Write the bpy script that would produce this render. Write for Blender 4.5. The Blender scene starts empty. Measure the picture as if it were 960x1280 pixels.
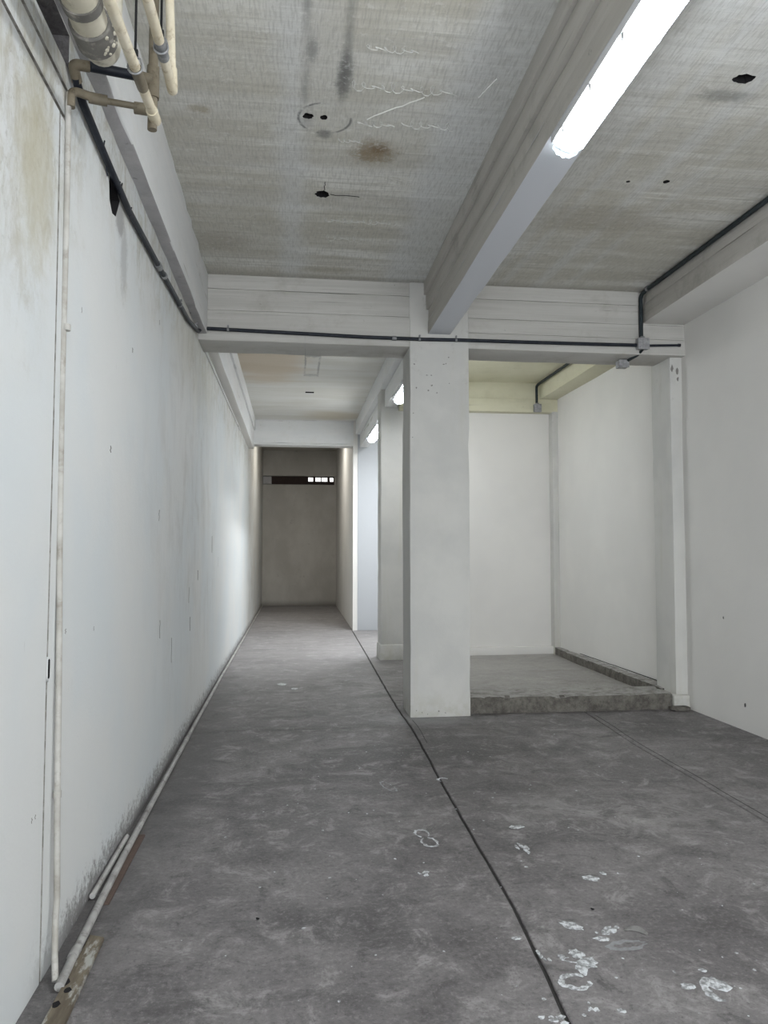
import bpy, bmesh, math, random
from mathutils import Vector, noise as NZ
random.seed(7)
S = bpy.context.scene
COL = S.collection

# ------------------------------------------------------------------ camera, world, light, exposure
cam = bpy.data.cameras.new('camera'); camo = bpy.data.objects.new('camera', cam); COL.objects.link(camo)
camo.location = (0, 0, 1.5)
camo.rotation_euler = (math.radians(90 + 3.133), 0, math.radians(-6.833))
cam.sensor_fit = 'AUTO'; cam.sensor_width = 36; cam.lens = 950 / 1280 * 36; cam.clip_start = .05
S.camera = camo
W = bpy.data.worlds.new('sky'); S.world = W; W.use_nodes = True
bg = W.node_tree.nodes['Background']; bg.inputs[0].default_value = (.86, .92, 1, 1); bg.inputs[1].default_value = 5
S.view_settings.view_transform = 'Standard'; S.view_settings.look = 'None'
S.view_settings.exposure = -0.08; S.view_settings.gamma = 1; S.view_settings.use_curve_mapping = False
al = bpy.data.lights.new('daylight', 'AREA'); al.shape = 'RECTANGLE'; al.size = 4.0; al.size_y = 3.2
al.energy = 200; al.color = (.96, .98, 1)
alo = bpy.data.objects.new('daylight', al); COL.objects.link(alo)
alo.location = (1.5, -3.1, 1.7); alo.rotation_euler = (math.radians(90), 0, 0)   # the open shop front behind the camera
LAMP = 60.0
bl_ = bpy.data.lights.new('rear_bay_fill', 'AREA'); bl_.shape = 'RECTANGLE'; bl_.size = .12; bl_.size_y = 1.6; bl_.energy = 185; bl_.color = (.92, .96, 1)
blo = bpy.data.objects.new('rear_bay_fill', bl_); COL.objects.link(blo); blo.location = (2.1, 12.3, 3.95)   # added fill light in the rear bay, unseen behind the columns

pl_ = bpy.data.lights.new('passage_fill', 'AREA'); pl_.shape = 'DISK'; pl_.size = .8; pl_.energy = 48; pl_.color = (1, .96, .88)
plo = bpy.data.objects.new('passage_fill', pl_); COL.objects.link(plo); plo.location = (.2, 17.6, 4.40)   # added fill light that brightens the passage, unseen behind its lintel

# ------------------------------------------------------------------ material kit
class NT:
    def __init__(s, name):
        s.m = bpy.data.materials.new(name); s.m.use_nodes = True; s.t = s.m.node_tree
        s.b = s.t.nodes['Principled BSDF']; s.co = s.t.nodes.new('ShaderNodeTexCoord').outputs['Object']
        sep = s.t.nodes.new('ShaderNodeSeparateXYZ'); s.l(s.co, sep.inputs[0]); s.X, s.Y, s.Z = sep.outputs
    def l(s, a, b):
        if hasattr(a, 'is_output'): s.t.links.new(a, b)
        else: b.default_value = a
    def vec(s, sc):
        n = s.t.nodes.new('ShaderNodeMapping'); s.l(s.co, n.inputs[0]); n.inputs['Scale'].default_value = sc; return n.outputs[0]
    def noise(s, sc=(1, 1, 1), scale=1., det=6, rough=.6, dist=0., out=0):
        n = s.t.nodes.new('ShaderNodeTexNoise'); s.l(s.vec(sc), n.inputs['Vector'])
        n.inputs['Scale'].default_value = scale; n.inputs['Detail'].default_value = det
        n.inputs['Roughness'].default_value = rough; n.inputs['Distortion'].default_value = dist
        return n.outputs[out]
    def voro(s, scale, sc=(1, 1, 1)):
        n = s.t.nodes.new('ShaderNodeTexVoronoi'); s.l(s.vec(sc), n.inputs['Vector']); n.inputs['Scale'].default_value = scale
        return n.outputs['Distance']
    def M(s, op, a, b=0., c=None):
        n = s.t.nodes.new('ShaderNodeMath'); n.operation = op; s.l(a, n.inputs[0]); s.l(b, n.inputs[1])
        if c is not None: s.l(c, n.inputs[2])
        return n.outputs[0]
    def R(s, v, a, b, c=0., d=1., smooth=True):
        n = s.t.nodes.new('ShaderNodeMapRange'); n.interpolation_type = 'SMOOTHSTEP' if smooth else 'LINEAR'
        s.l(v, n.inputs[0])
        for i, q in enumerate((a, b, c, d)): n.inputs[i + 1].default_value = q
        return n.outputs[0]
    def mix(s, f, a, b, mode='MIX'):
        n = s.t.nodes.new('ShaderNodeMix'); n.data_type = 'RGBA'; n.blend_type = mode
        s.l(f, n.inputs[0])
        for v, k in ((a, 6), (b, 7)): s.l(v if hasattr(v, 'is_output') else (*v, 1), n.inputs[k])
        return n.outputs[2]
    def spot(s, u, v, cu, cv, ru, rv, soft=.5, n=None, na=.6):
        a = s.M('DIVIDE', s.M('SUBTRACT', u, cu), ru); b = s.M('DIVIDE', s.M('SUBTRACT', v, cv), rv)
        d = s.M('SQRT', s.M('ADD', s.M('MULTIPLY', a, a), s.M('MULTIPLY', b, b)))
        if n is not None: d = s.M('ADD', d, s.M('MULTIPLY', s.M('SUBTRACT', n, .5), na))
        return s.R(d, 1 - soft, 1 + soft * .3, 1, 0)
    def band(s, v, c, w, soft=.03, n=None, na=.1):
        d = s.M('ABSOLUTE', s.M('SUBTRACT', v, c))
        if n is not None: d = s.M('ADD', d, s.M('MULTIPLY', s.M('SUBTRACT', n, .5), na))
        return s.R(d, w - soft, w + soft, 1, 0)
    def done(s, col, rough=.85, bump=None, strength=.4, dist=.01, metal=0., spec=.3):
        s.l(col if hasattr(col, 'is_output') else (*col, 1), s.b.inputs['Base Color'])
        s.l(rough, s.b.inputs['Roughness']); s.b.inputs['Metallic'].default_value = metal
        s.b.inputs['Specular IOR Level'].default_value = spec
        if bump is not None:
            n = s.t.nodes.new('ShaderNodeBump'); n.inputs['Strength'].default_value = strength
            n.inputs['Distance'].default_value = dist; s.l(bump, n.inputs['Height']); s.l(n.outputs[0], s.b.inputs['Normal'])
        return s.m

def paint_bump(n):
    return n.M('ADD', n.M('MULTIPLY', n.noise(scale=7, det=5), 1.0), n.M('MULTIPLY', n.noise(scale=70, det=4), .25))

# left wall: white paint, yellowed and dirty at the top, soot along the floor
n = NT('white_wall_paint_stained')
base = n.mix(n.R(n.noise(scale=.9, det=3), .35, .65), (.60, .63, .638), (.64, .648, .637))
nz = n.noise(scale=2.2, det=7, rough=.65); nf = n.noise(scale=14, det=6, rough=.7)
up = n.M('ADD', n.Z, n.M('MULTIPLY', n.M('SUBTRACT', nz, .5), 1.9))
near = n.R(n.Y, 3.4, 2.3, 0, .9); top = n.R(n.M('ADD', up, near), 2.75, 3.6)
dirt = n.M('MULTIPLY', top, n.R(n.noise((1, 1.6, .8), 6, 8, .72, .6), .38, .66))
c = n.mix(n.M('MULTIPLY', dirt, .85), base, (.42, .40, .33)); c = n.mix(n.M('MULTIPLY', n.M('MULTIPLY', top, n.R(n.noise((1, 1, 1), 26, 8, .8, .5), .52, .64)), .5), c, (.34, .33, .29))
yel = n.M('MULTIPLY', n.spot(n.Y, n.Z, 2.62, 2.83, .22, .42, .8, nf, 1.4), .55)
c = n.mix(yel, c, (.40, .36, .22))
yel2 = n.M('MULTIPLY', n.spot(n.Y, n.Z, 7.0, 3.2, 1.6, .5, .8, nz, 1.6), .35)
c = n.mix(yel2, c, (.56, .53, .42))
scar = n.M('MAXIMUM', n.spot(n.Y, n.Z, 3.84, 3.17, .11, .11, .5, n.noise(scale=22, det=7, rough=.8), 1.5), n.M('MULTIPLY', n.spot(n.Y, n.Z, 3.95, 3.0, .09, .22, .6, n.noise(scale=26, det=7, rough=.8), 1.9), .6))
c = n.mix(n.M('MULTIPLY', scar, .8), c, (.27, .265, .26))
low = n.M('ADD', n.Z, n.M('ADD', n.M('MULTIPLY', n.M('SUBTRACT', nf, .5), .30), n.M('MULTIPLY', n.M('SUBTRACT', n.noise(scale=45, det=4, rough=.8), .5), .35)))
soot = n.M('MULTIPLY', n.R(low, .15, .03), n.R(n.Y, 2.6, 3.3))
c = n.mix(n.M('MULTIPLY', soot, .85), c, (.16, .15, .145))
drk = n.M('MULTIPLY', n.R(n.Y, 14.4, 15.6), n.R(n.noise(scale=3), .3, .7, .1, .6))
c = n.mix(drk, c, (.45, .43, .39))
sm_ = n.M('MULTIPLY', n.spot(n.Y, n.Z, 6.9, 2.0, 2.6, 2.2, .8, nz, 1.2), n.R(n.noise((1, 1, .5), 3.2, 8, .75, .5), .44, .66))
c = n.mix(n.M('MULTIPLY', sm_, .38), c, (.40, .39, .365))
scr = n.M('MULTIPLY', n.R(n.noise((1, 9, 1.3), 5, 3, .6), .70, .76), n.R(n.noise(scale=.8, det=2), .52, .62))
c = n.mix(n.M('MULTIPLY', scr, .35), c, (.30, .29, .28))
bl = n.M('ADD', paint_bump(n), n.M('MULTIPLY', n.noise(scale=30, det=8, rough=.8), n.M('MULTIPLY', top, 1.3)))
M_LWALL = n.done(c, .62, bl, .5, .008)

n = NT('white_wall_paint')
base = n.mix(n.R(n.noise(scale=.9, det=3), .35, .65), (.68, .668, .64), (.72, .706, .675))
c = n.mix(n.M('MULTIPLY', n.R(n.noise(scale=9, det=8, rough=.75), .66, .78), .3), base, (.40, .39, .35))
M_WALL = n.done(c, .7, paint_bump(n), .35, .006)

n = NT('white_column_paint')
nf = n.noise(scale=11, det=8, rough=.75)
base = n.mix(n.R(n.noise(scale=1.7, det=4), .35, .65), (.52, .518, .495), (.58, .573, .543))
base = n.mix(n.R(n.noise((6, 6, .5), 1, 6, .6), .52, .68, 0, .4), base, (.50, .485, .42))
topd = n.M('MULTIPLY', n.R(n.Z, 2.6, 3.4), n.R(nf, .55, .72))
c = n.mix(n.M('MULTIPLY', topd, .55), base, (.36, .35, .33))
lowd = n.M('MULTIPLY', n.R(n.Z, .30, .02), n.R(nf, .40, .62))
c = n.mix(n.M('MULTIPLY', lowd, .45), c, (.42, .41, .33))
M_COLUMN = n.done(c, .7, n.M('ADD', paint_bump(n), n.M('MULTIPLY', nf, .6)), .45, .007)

n = NT('corridor_end_plaster')
c = n.mix(n.R(n.noise((1, 1, .6), 1.4, 6), .35, .7), (.46, .44, .40), (.56, .54, .50))
c = n.mix(n.M('MULTIPLY', n.R(n.noise(scale=5, det=8, rough=.8), .58, .7), .6), c, (.30, .28, .25))
c = n.mix(n.R(n.Z, .2, .0, 0, .6), c, (.16, .15, .14))
M_ENDWALL = n.done(c, .9, paint_bump(n), .5, .01)

def formed(name, a, b, dirt, sc, board=None, amt=.5):
    n = NT(name)
    st = n.noise(sc, 1, 8, .7, .3); f = n.noise(scale=18, det=8, rough=.75)
    c = n.mix(n.R(st, .3, .7), a, b)
    c = n.mix(n.M('MULTIPLY', n.R(n.noise(scale=3.1, det=7, rough=.7), .5, .72), amt), c, dirt)
    c = n.mix(n.M('MULTIPLY', n.R(f, .63, .72), .7), c, tuple(x * .45 for x in dirt))
    ln = n.M('MULTIPLY', n.R(n.noise(tuple(max(q * .7, .5) if q < 2 else q * 3.2 for q in sc), 1, 5, .55, .5), .635, .68), n.R(n.noise(scale=1.7, det=3), .42, .6))
    c = n.mix(n.M('MULTIPLY', ln, .55), c, tuple(x * .5 for x in dirt))
    h = n.M('ADD', n.M('MULTIPLY', st, 1.2), n.M('MULTIPLY', f, .4))
    return n.done(c, .85, h, .5, .01)
M_BEAMX = formed('limewashed_beam_across', (.44, .43, .40), (.53, .52, .49), (.33, .31, .27), (.5, 1, 14))
M_BEAMY = formed('limewashed_beam_along', (.46, .44, .405), (.53, .51, .475), (.34, .325, .29), (1, .5, 14), amt=.65)
M_CREAM = formed('cream_painted_beam', (.60, .58, .43), (.67, .65, .50), (.50, .47, .34), (1, 1, 3), amt=.35)
M_REAR = NT('rear_wall_paint'); M_REAR = M_REAR.done((.42, .435, .455), .7, paint_bump(M_REAR), .25, .004)
M_FRESH = NT('fresh_white_soffit_paint'); M_FRESH = M_FRESH.done((.60, .615, .65), .6, paint_bump(M_FRESH), .25, .004)
M_RAW = formed('raw_cement_soffit', (.38, .37, .375), (.48, .47, .47), (.28, .275, .27), (3, 3, 3))
M_CLEAN = formed('clean_white_beam', (.66, .67, .67), (.72, .72, .71), (.56, .54, .48), (1, .4, 4), amt=.25)

# near ceiling: limewashed slab with timber form imprints, damp streaks, old lamp imprints and a rust stain
n = NT('stained_slab_ceiling')
st1 = n.noise((.5, 5, 1), 1, 8, .65, .4); st2 = n.noise((.8, 22, 1), 1, 4, .6, .2); big = n.noise(scale=1.1, det=4)
f = n.noise(scale=26, det=6, rough=.7); fib = n.noise((90, 9, 1), 1, 3, .6)
c = n.mix(n.R(st1, .38, .62), (.54, .52, .455), (.76, .755, .71))
c = n.mix(n.R(st2, .52, .66, 0, .5), c, (.42, .41, .36)); c = n.mix(n.R(n.noise((1, 3, 1), 2.4, 8, .75, .8), .55, .68, 0, .55), c, (.40, .38, .31))
c = n.mix(n.R(big, .40, .60, 0, .6), c, (.50, .48, .405))
cells = n.M('FLOOR', n.M('ADD', n.M('DIVIDE', n.Y, .28), n.M('MULTIPLY', n.noise((.3, .3, 1), 1, 1), .3)))
wn = n.t.nodes.new('ShaderNodeTexWhiteNoise'); wn.noise_dimensions = '1D'; n.l(cells, wn.inputs['W'])
c = n.mix(n.R(wn.outputs[0], 0, 1, 0, .25, False), c, (.60, .60, .58))
blue = (.69, .71, .72)
c = n.mix(n.M('MULTIPLY', n.band(n.X, -.02, .10, .08, big, .25), .45), c, blue)
c = n.mix(n.M('MULTIPLY', n.band(n.X, 1.07, .22, .10, big, .3), .55), c, blue)
slant = n.M('ADD', n.X, n.M('MULTIPLY', n.Y, .06))
for cx, w_, am in ((2.38, .035, .30), (2.72, .05, .35), (3.0, .03, .25), (2.05, .22, .3)):
    c = n.mix(n.M('MULTIPLY', n.band(slant, cx, w_, .04, st1, .10), am), c, blue)
c = n.mix(n.M('MULTIPLY', n.spot(n.X, n.Y, 2.4, 2.9, .9, 1.1, .7, big, .8), .45), c, blue)
lamp = n.M('MULTIPLY', n.band(n.X, .158, .075, .015, f, .03), n.R(n.Y, 4.35, 4.2))
c = n.mix(n.M('MULTIPLY', lamp, .35), c, (.60, .60, .57))
sm = n.noise((6, 2, 1), 1, 5, .6)
for cx in (.055, .258):
    e = n.M('MULTIPLY', n.band(n.X, cx, .02, .022, f, .03), n.R(n.Y, 4.3, 4.1))
    c = n.mix(n.M('MULTIPLY', e, n.R(sm, .3, .7, .15, .75)), c, (.17, .17, .165))
for cx, cy, rx, ry, a_, cc in ((.262, 3.95, .055, .22, .75, (.12, .12, .12)), (.083, 3.75, .035, .12, .5, (.14, .14, .14)),
        (.175, 4.52, .055, .06, .65, (.15, .15, .15)), (.072, 4.37, .05, .12, .3, (.2, .2, .2)), (.50, 4.70, .17, .17, .75, (.23, .16, .075)), (.52, 4.66, .07, .06, .55, (.15, .09, .04)),
        (-.55, 4.35, .08, .05, .55, (.26, .20, .10)), (2.38, 3.86, .20, .07, .55, (.15, .15, .14)), (.30, 6.75, .3, .12, .4, (.28, .24, .15)), (-.6, 6.2, .3, .2, .4, (.30, .26, .20)), (2.35, 5.5, .6, .3, .45, (.30, .26, .18))):
    c = n.mix(n.M('MULTIPLY', n.spot(n.X, n.Y, cx, cy, rx, ry, .7, n.noise(scale=17, det=7, rough=.8), 1.6), a_), c, cc)
ring = n.M('SUBTRACT', n.spot(n.X, n.Y, .17, 4.36, .165, .165, .06), n.spot(n.X, n.Y, .17, 4.36, .15, .15, .06))
c = n.mix(n.M('MULTIPLY', ring, n.R(n.noise(scale=9, det=3), .45, .6, 0, .8)), c, (.12, .12, .12))
edge = n.R(n.M('ADD', n.Y, n.M('MULTIPLY', f, .2)), 6.9, 7.08)
c = n.mix(n.M('MULTIPLY', edge, .45), c, (.24, .22, .19))
c = n.mix(n.R(fib, .45, .65, 0, .28), c, (.26, .255, .23)); c = n.mix(n.R(f, .54, .66, 0, .3), c, (.80, .80, .77))
h = n.M('ADD', n.M('MULTIPLY', st2, .8), n.M('ADD', n.M('MULTIPLY', f, .4), n.M('MULTIPLY', wn.outputs[0], .9)))
M_CEIL = n.done(c, .9, h, .5, .008)

n = NT('corridor_ceiling_limewash')
st1 = n.noise((.6, 3, 1), 1, 7, .65, .4)
c = n.mix(n.R(st1, .3, .7), (.58, .565, .51), (.67, .665, .63))
c = n.mix(n.M('MULTIPLY', n.spot(n.X, n.Y, -.4, 10.2, .65, 1.7, .5, st1, .8), .6), c, (.56, .44, .30))
c = n.mix(n.M('MULTIPLY', n.spot(n.X, n.Y, .8, 14.3, .7, .6, .8, st1, .9), .5), c, (.45, .36, .22))
f = n.noise(scale=20, det=5)
dd = n.M('MAXIMUM', n.M('DIVIDE', n.M('ABSOLUTE', n.M('SUBTRACT', n.X, .25)), .105), n.M('DIVIDE', n.M('ABSOLUTE', n.M('SUBTRACT', n.Y, 10.55)), .62))
dd = n.M('ADD', dd, n.M('MULTIPLY', n.M('SUBTRACT', f, .5), .25)); bx = n.M('MULTIPLY', n.M('MULTIPLY', n.R(dd, .72, .85), n.R(dd, 1.1, .95)), n.R(n.noise(scale=4), .35, .6, .2, 1))
c = n.mix(n.M('MULTIPLY', bx, .6), c, (.2, .2, .19))
M_CEIL2 = n.done(c, .85, n.M('ADD', st1, f), .4, .006)

def floor_mat(name, base_a, base_b, dark, light):
    n = NT(name)
    a = n.noise(scale=1.3, det=10, rough=.72, dist=.5); b = n.noise((.6, 1.6, 1), .9, 6, .65, .6); f = n.noise(scale=45, det=6, rough=.85)
    g = n.noise(scale=5, det=10, rough=.8, dist=.6)
    c = n.mix(n.R(a, .40, .60), base_a, base_b)
    c = n.mix(n.R(b, .50, .62, 0, .6), c, dark)
    c = n.mix(n.R(g, .50, .66, 0, .75), c, light)
    c = n.mix(n.R(g, .48, .36, 0, .7), c, dark)
    c = n.mix(n.R(f, .52, .64, 0, .45), c, light)
    c = n.mix(n.R(f, .47, .36, 0, .55), c, tuple(x * .6 for x in dark))
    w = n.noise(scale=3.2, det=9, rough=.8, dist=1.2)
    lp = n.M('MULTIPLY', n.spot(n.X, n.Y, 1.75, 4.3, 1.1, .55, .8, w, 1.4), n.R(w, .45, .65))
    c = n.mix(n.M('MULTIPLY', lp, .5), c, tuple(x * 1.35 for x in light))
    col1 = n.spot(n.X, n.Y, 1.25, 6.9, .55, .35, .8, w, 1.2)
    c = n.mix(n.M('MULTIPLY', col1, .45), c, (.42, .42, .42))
    far = n.R(n.Y, 6.5, 12, 0, .35)  # grazing reflection painted in: floor colour lightens with distance
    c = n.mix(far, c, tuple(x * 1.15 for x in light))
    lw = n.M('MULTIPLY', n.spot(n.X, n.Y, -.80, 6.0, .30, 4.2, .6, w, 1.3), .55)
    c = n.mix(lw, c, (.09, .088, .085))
    sp = n.R(n.voro(5.5), .035, .015); sp = n.M('MULTIPLY', sp, n.R(n.noise(scale=2, det=2), .5, .56))
    c = n.mix(sp, c, (.55, .55, .56))
    return n.done(c, n.R(a, .3, .7, .52, .72), n.M('ADD', n.M('MULTIPLY', g, 1.), n.M('MULTIPLY', f, .5)), .45, .006, spec=.4)
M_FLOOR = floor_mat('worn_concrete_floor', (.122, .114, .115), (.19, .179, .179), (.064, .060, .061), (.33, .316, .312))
M_BASIN = floor_mat('basin_concrete', (.25, .24, .225), (.32, .31, .29), (.19, .18, .165), (.40, .385, .365))
M_JOINT = NT('joint_dirt').done((.05, .048, .046), .95)
n = NT('rough_curb_cement')
f = n.noise(scale=9, det=9, rough=.8)
M_CURB = n.done(n.mix(n.R(f, .35, .65), (.085, .078, .068), (.20, .188, .165)), .95, f, .8, .02)
n = NT('curb_top_cement')
f = n.noise(scale=7, det=9, rough=.8)
M_CURBTOP = n.done(n.mix(n.R(f, .35, .6), (.20, .19, .175), (.40, .39, .37)), .95, f, .8, .02)
n = NT('shaded_groove'); M_GROOVE_SHADE = n.done(n.mix(n.R(n.noise(scale=18, det=5), .4, .6), (.20, .19, .165), (.36, .35, .325)), .9)  # dark tone stands in for the shade inside the wall grooves
M_VOID = NT('dark_cavity').done((.012, .011, .012), 1.)
n = NT('broken_masonry_shade'); f = n.noise(scale=30, det=6)
M_BROKEN_SHADE = n.done(n.mix(f, (.07, .065, .065), (.22, .21, .21)), 1., f, .8, .02)
M_SEAM = NT('hairline_crack').done((.22, .21, .195), 1.)

n = NT('black_conduit'); M_BLACK = n.done(n.mix(n.R(n.noise(scale=20), .4, .7), (.008, .011, .018), (.020, .024, .032)), .5, spec=.3)
n = NT('dark_green_conduit'); M_DKGREEN = n.done(n.mix(n.R(n.noise(scale=20), .4, .7), (.012, .019, .022), (.028, .038, .042)), .5, spec=.3)
M_FIT = NT('grey_steel_fitting'); M_FIT = M_FIT.done(M_FIT.mix(M_FIT.R(M_FIT.noise(scale=25), .4, .7), (.20, .205, .21), (.34, .34, .34)), .55, metal=.4)
n = NT('galvanised_box'); M_GALV = n.done(n.mix(n.R(n.noise(scale=30), .35, .7), (.26, .26, .265), (.38, .38, .385)), .6, metal=.25)
def pvc(name, a, b, d, s=22):
    n = NT(name); f = n.noise((1, 1, 1), s, 7, .7)
    c = n.mix(n.R(n.noise(scale=5), .35, .65), a, b); c = n.mix(n.R(f, .5, .72, 0, .8), c, d)
    return n.done(c, .55, f, .25, .003)
M_BEIGE = pvc('aged_beige_pvc', (.56, .50, .37), (.66, .61, .49), (.28, .21, .12))
M_BROWN = pvc('stained_brown_pvc', (.14, .12, .085), (.21, .18, .13), (.07, .055, .035))
M_DRAIN = pvc('dirty_white_drain_pvc', (.50, .47, .38), (.62, .59, .50), (.20, .17, .12), 12)
M_HUB = pvc('grimy_grey_coupling', (.13, .125, .115), (.20, .19, .17), (.36, .34, .30), 26)
M_WPIPE = pvc('overpainted_pipe', (.36, .355, .34), (.46, .455, .44), (.17, .155, .13), 18)
M_PIPEV = pvc('painted_riser_pipe', (.32, .305, .27), (.46, .45, .42), (.22, .20, .165), 12)
M_FPIPE = pvc('floor_pipe_paint', (.28, .275, .265), (.40, .395, .38), (.13, .12, .11), 18)
M_ROD = NT('black_steel_rod').done((.02, .02, .022), .5, metal=.5)
M_HOUS = NT('white_enamel_housing').done((.72, .73, .76), .45)
n = NT('lit_diffuser'); n.b.inputs['Emission Color'].default_value = (.94, .975, 1, 1); n.b.inputs['Emission Strength'].default_value = LAMP
M_LAMP = n.done((.9, .9, .9), .4)
n = NT('clear_ribbed_end_cap'); n.b.inputs['Transmission Weight'].default_value = .75; n.b.inputs['IOR'].default_value = 1.35
M_CAP = n.done((.78, .88, .92), .25)
n = NT('weathered_timber_strip')
g = n.noise((14, 2, 6), 1, 7, .7, .5); p = n.noise((5, 1.6, 1), 2.2, 6, .65)
c = n.mix(n.R(g, .35, .7), (.10, .082, .06), (.20, .17, .125)); c = n.mix(n.R(p, .50, .58, 0, .9), c, (.40, .40, .37))
M_TIMBER = n.done(c, .8, g, .6, .006)
M_RUST = NT('rusty_steel_strip'); M_RUST = M_RUST.done(M_RUST.mix(M_RUST.noise(scale=30), (.075, .05, .042), (.13, .095, .078)), .8)
def splash_mat(name, k):
    n = NT(name); f = n.noise(scale=34, det=7, rough=.7)
    return n.done(n.mix(n.R(f, .40, .60), (.21, .213, .216), (k, k * 1.03, k * 1.06)), .5, f, .5, .004)
M_SPLASH = splash_mat('dried_white_paint', .66)
M_FAINT = splash_mat('thin_dusty_print', .27)
M_SCRIB = NT('chalky_scratch').done((.70, .70, .67), .9)

# ------------------------------------------------------------------ geometry kit
def tag(o, label=None, cat=None, group=None, kind=None):
    for k, v in (('label', label), ('category', cat), ('group', group), ('kind', kind)):
        if v: o[k] = v
    return o
def mk(name, bm, mats, parent=None, smooth=None, kind=None, loc=None):
    me = bpy.data.meshes.new(name); bmesh.ops.recalc_face_normals(bm, faces=bm.faces[:]) if kind != 'keep' else None
    bm.to_mesh(me); bm.free()
    for m in (mats if isinstance(mats, (list, tuple)) else [mats]): me.materials.append(m)
    if smooth:
        for p in me.polygons: p.use_smooth = True
        me.set_sharp_from_angle(angle=math.radians(smooth))
    o = bpy.data.objects.new(name, me); COL.objects.link(o)
    if parent: o.parent = parent
    if loc: o.location = loc
    if kind and kind != 'keep': o['kind'] = kind
    return o
def empty(name, loc, label, cat, group=None):
    o = bpy.data.objects.new(name, None); COL.objects.link(o); o.location = loc; o.empty_display_size = .1
    return tag(o, label, cat, group)
def wob(p, a=.004, s=.9):
    return NZ.noise_vector(Vector(p) * s) * a
def rough_box(bm, x0, x1, y0, y1, z0, z1, step=.25, bev=.012, wear=.0, amp=.004, mi=0, mbot=None, mtop=None):
    """Box with rounded, worn edges, cut into cells and slightly out of true."""
    b = bmesh.new(); bmesh.ops.create_cube(b, size=1)
    for v in b.verts: v.co = Vector(((x0 + x1) / 2 + v.co.x * (x1 - x0), (y0 + y1) / 2 + v.co.y * (y1 - y0), (z0 + z1) / 2 + v.co.z * (z1 - z0)))
    if bev: bmesh.ops.bevel(b, geom=b.edges[:], offset=bev, segments=2, profile=.6, affect='EDGES')
    for ax, (a, c) in enumerate(((x0, x1), (y0, y1), (z0, z1))):
        k = int((c - a) / step)
        for i in range(1, k + 1):
            co = Vector((0, 0, 0)); no = Vector((0, 0, 0)); co[ax] = a + (c - a) * i / (k + 1); no[ax] = 1
            bmesh.ops.bisect_plane(b, geom=b.verts[:] + b.edges[:] + b.faces[:], plane_co=co, plane_no=no)
    ctr = Vector(((x0 + x1) / 2, (y0 + y1) / 2, (z0 + z1) / 2)); lo = (x0, y0, z0); hi = (x1, y1, z1)
    for v in b.verts:
        near = [ax for ax in range(3) if min(abs(v.co[ax] - lo[ax]), abs(v.co[ax] - hi[ax])) < bev * 1.3 + .001]
        p = v.co.copy()
        if wear and len(near) >= 2:
            w = max(0, NZ.noise(p * 7) * .8 + NZ.noise(p * 23) * .6 - .1) * wear
            for ax in near: v.co[ax] += w * (1 if ctr[ax] > p[ax] else -1)
        v.co += wob(p, amp)
    for f in b.faces:
        f.material_index = mi; f.normal_update()
        if mbot is not None and f.normal.z < -.8: f.material_index = mbot
        if mtop is not None and f.normal.z > .8: f.material_index = mtop
    me = bpy.data.meshes.new('t'); b.to_mesh(me); b.free(); bm.from_mesh(me); bpy.data.meshes.remove(me)
def struct_box(name, box, mats, **k):
    bm = bmesh.new(); rough_box(bm, *box, **k); return mk(name, bm, mats, smooth=40, kind='structure')
def plain_box(bm, x0, x1, y0, y1, z0, z1, bev=0., mi=0):
    b = bmesh.new(); bmesh.ops.create_cube(b, size=1)
    for v in b.verts: v.co = Vector(((x0 + x1) / 2 + v.co.x * (x1 - x0), (y0 + y1) / 2 + v.co.y * (y1 - y0), (z0 + z1) / 2 + v.co.z * (z1 - z0)))
    if bev: bmesh.ops.bevel(b, geom=b.edges[:], offset=bev, segments=2, profile=.6, affect='EDGES')
    for f in b.faces: f.material_index = mi
    me = bpy.data.meshes.new('t'); b.to_mesh(me); b.free(); bm.from_mesh(me); bpy.data.meshes.remove(me)
def fillet(pts, r, seg=6):
    pts = [Vector(p) for p in pts]; out = [pts[0]]
    for i in range(1, len(pts) - 1):
        a, b, c = pts[i - 1], pts[i], pts[i + 1]; d0 = (a - b); d1 = (c - b)
        if d0.angle(d1) > math.radians(172): out.append(b); continue
        k = min(r, d0.length * .45, d1.length * .45); p0 = b + d0.normalized() * k; p1 = b + d1.normalized() * k
        for j in range(seg + 1):
            t = j / seg; out.append(p0 * (1 - t) ** 2 + b * 2 * t * (1 - t) + p1 * t * t)
    out.append(pts[-1]); return out
def tube(bm, pts, r, seg=12, rf=None, mi=0):
    pts = [Vector(p) for p in pts]; rings = []
    t0 = (pts[1] - pts[0]).normalized(); up = Vector((0, 0, 1)) if abs(t0.z) < .9 else Vector((1, 0, 0)); nrm = t0.cross(up).normalized()
    for i, p in enumerate(pts):
        t = (pts[min(i + 1, len(pts) - 1)] - pts[max(i - 1, 0)]).normalized()
        nrm = (nrm - t * nrm.dot(t)).normalized(); bi = t.cross(nrm); rr = rf(i) if rf else r
        rings.append([bm.verts.new(p + (nrm * math.cos(a) + bi * math.sin(a)) * rr) for a in [2 * math.pi * k / seg for k in range(seg)]])
    for a, b in zip(rings, rings[1:]):
        for k in range(seg):
            f = bm.faces.new((a[k], a[(k + 1) % seg], b[(k + 1) % seg], b[k])); f.material_index = mi
    for rg in (rings[0], rings[-1]):
        f = bm.faces.new(rg); f.material_index = mi
def tubeobj(name, pts, r, mat, parent=None, fr=0, seg=12, base=None):
    bm = bmesh.new(); pp = fillet(pts, fr) if fr else pts
    if base is not None: pp = [Vector(p) - Vector(base) for p in pp]
    tube(bm, pp, r, seg); return mk(name, bm, mat, parent, smooth=50)
def sub(a, b, n):
    a, b = Vector(a), Vector(b); return [a.lerp(b, i / n) for i in range(n + 1)]
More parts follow.
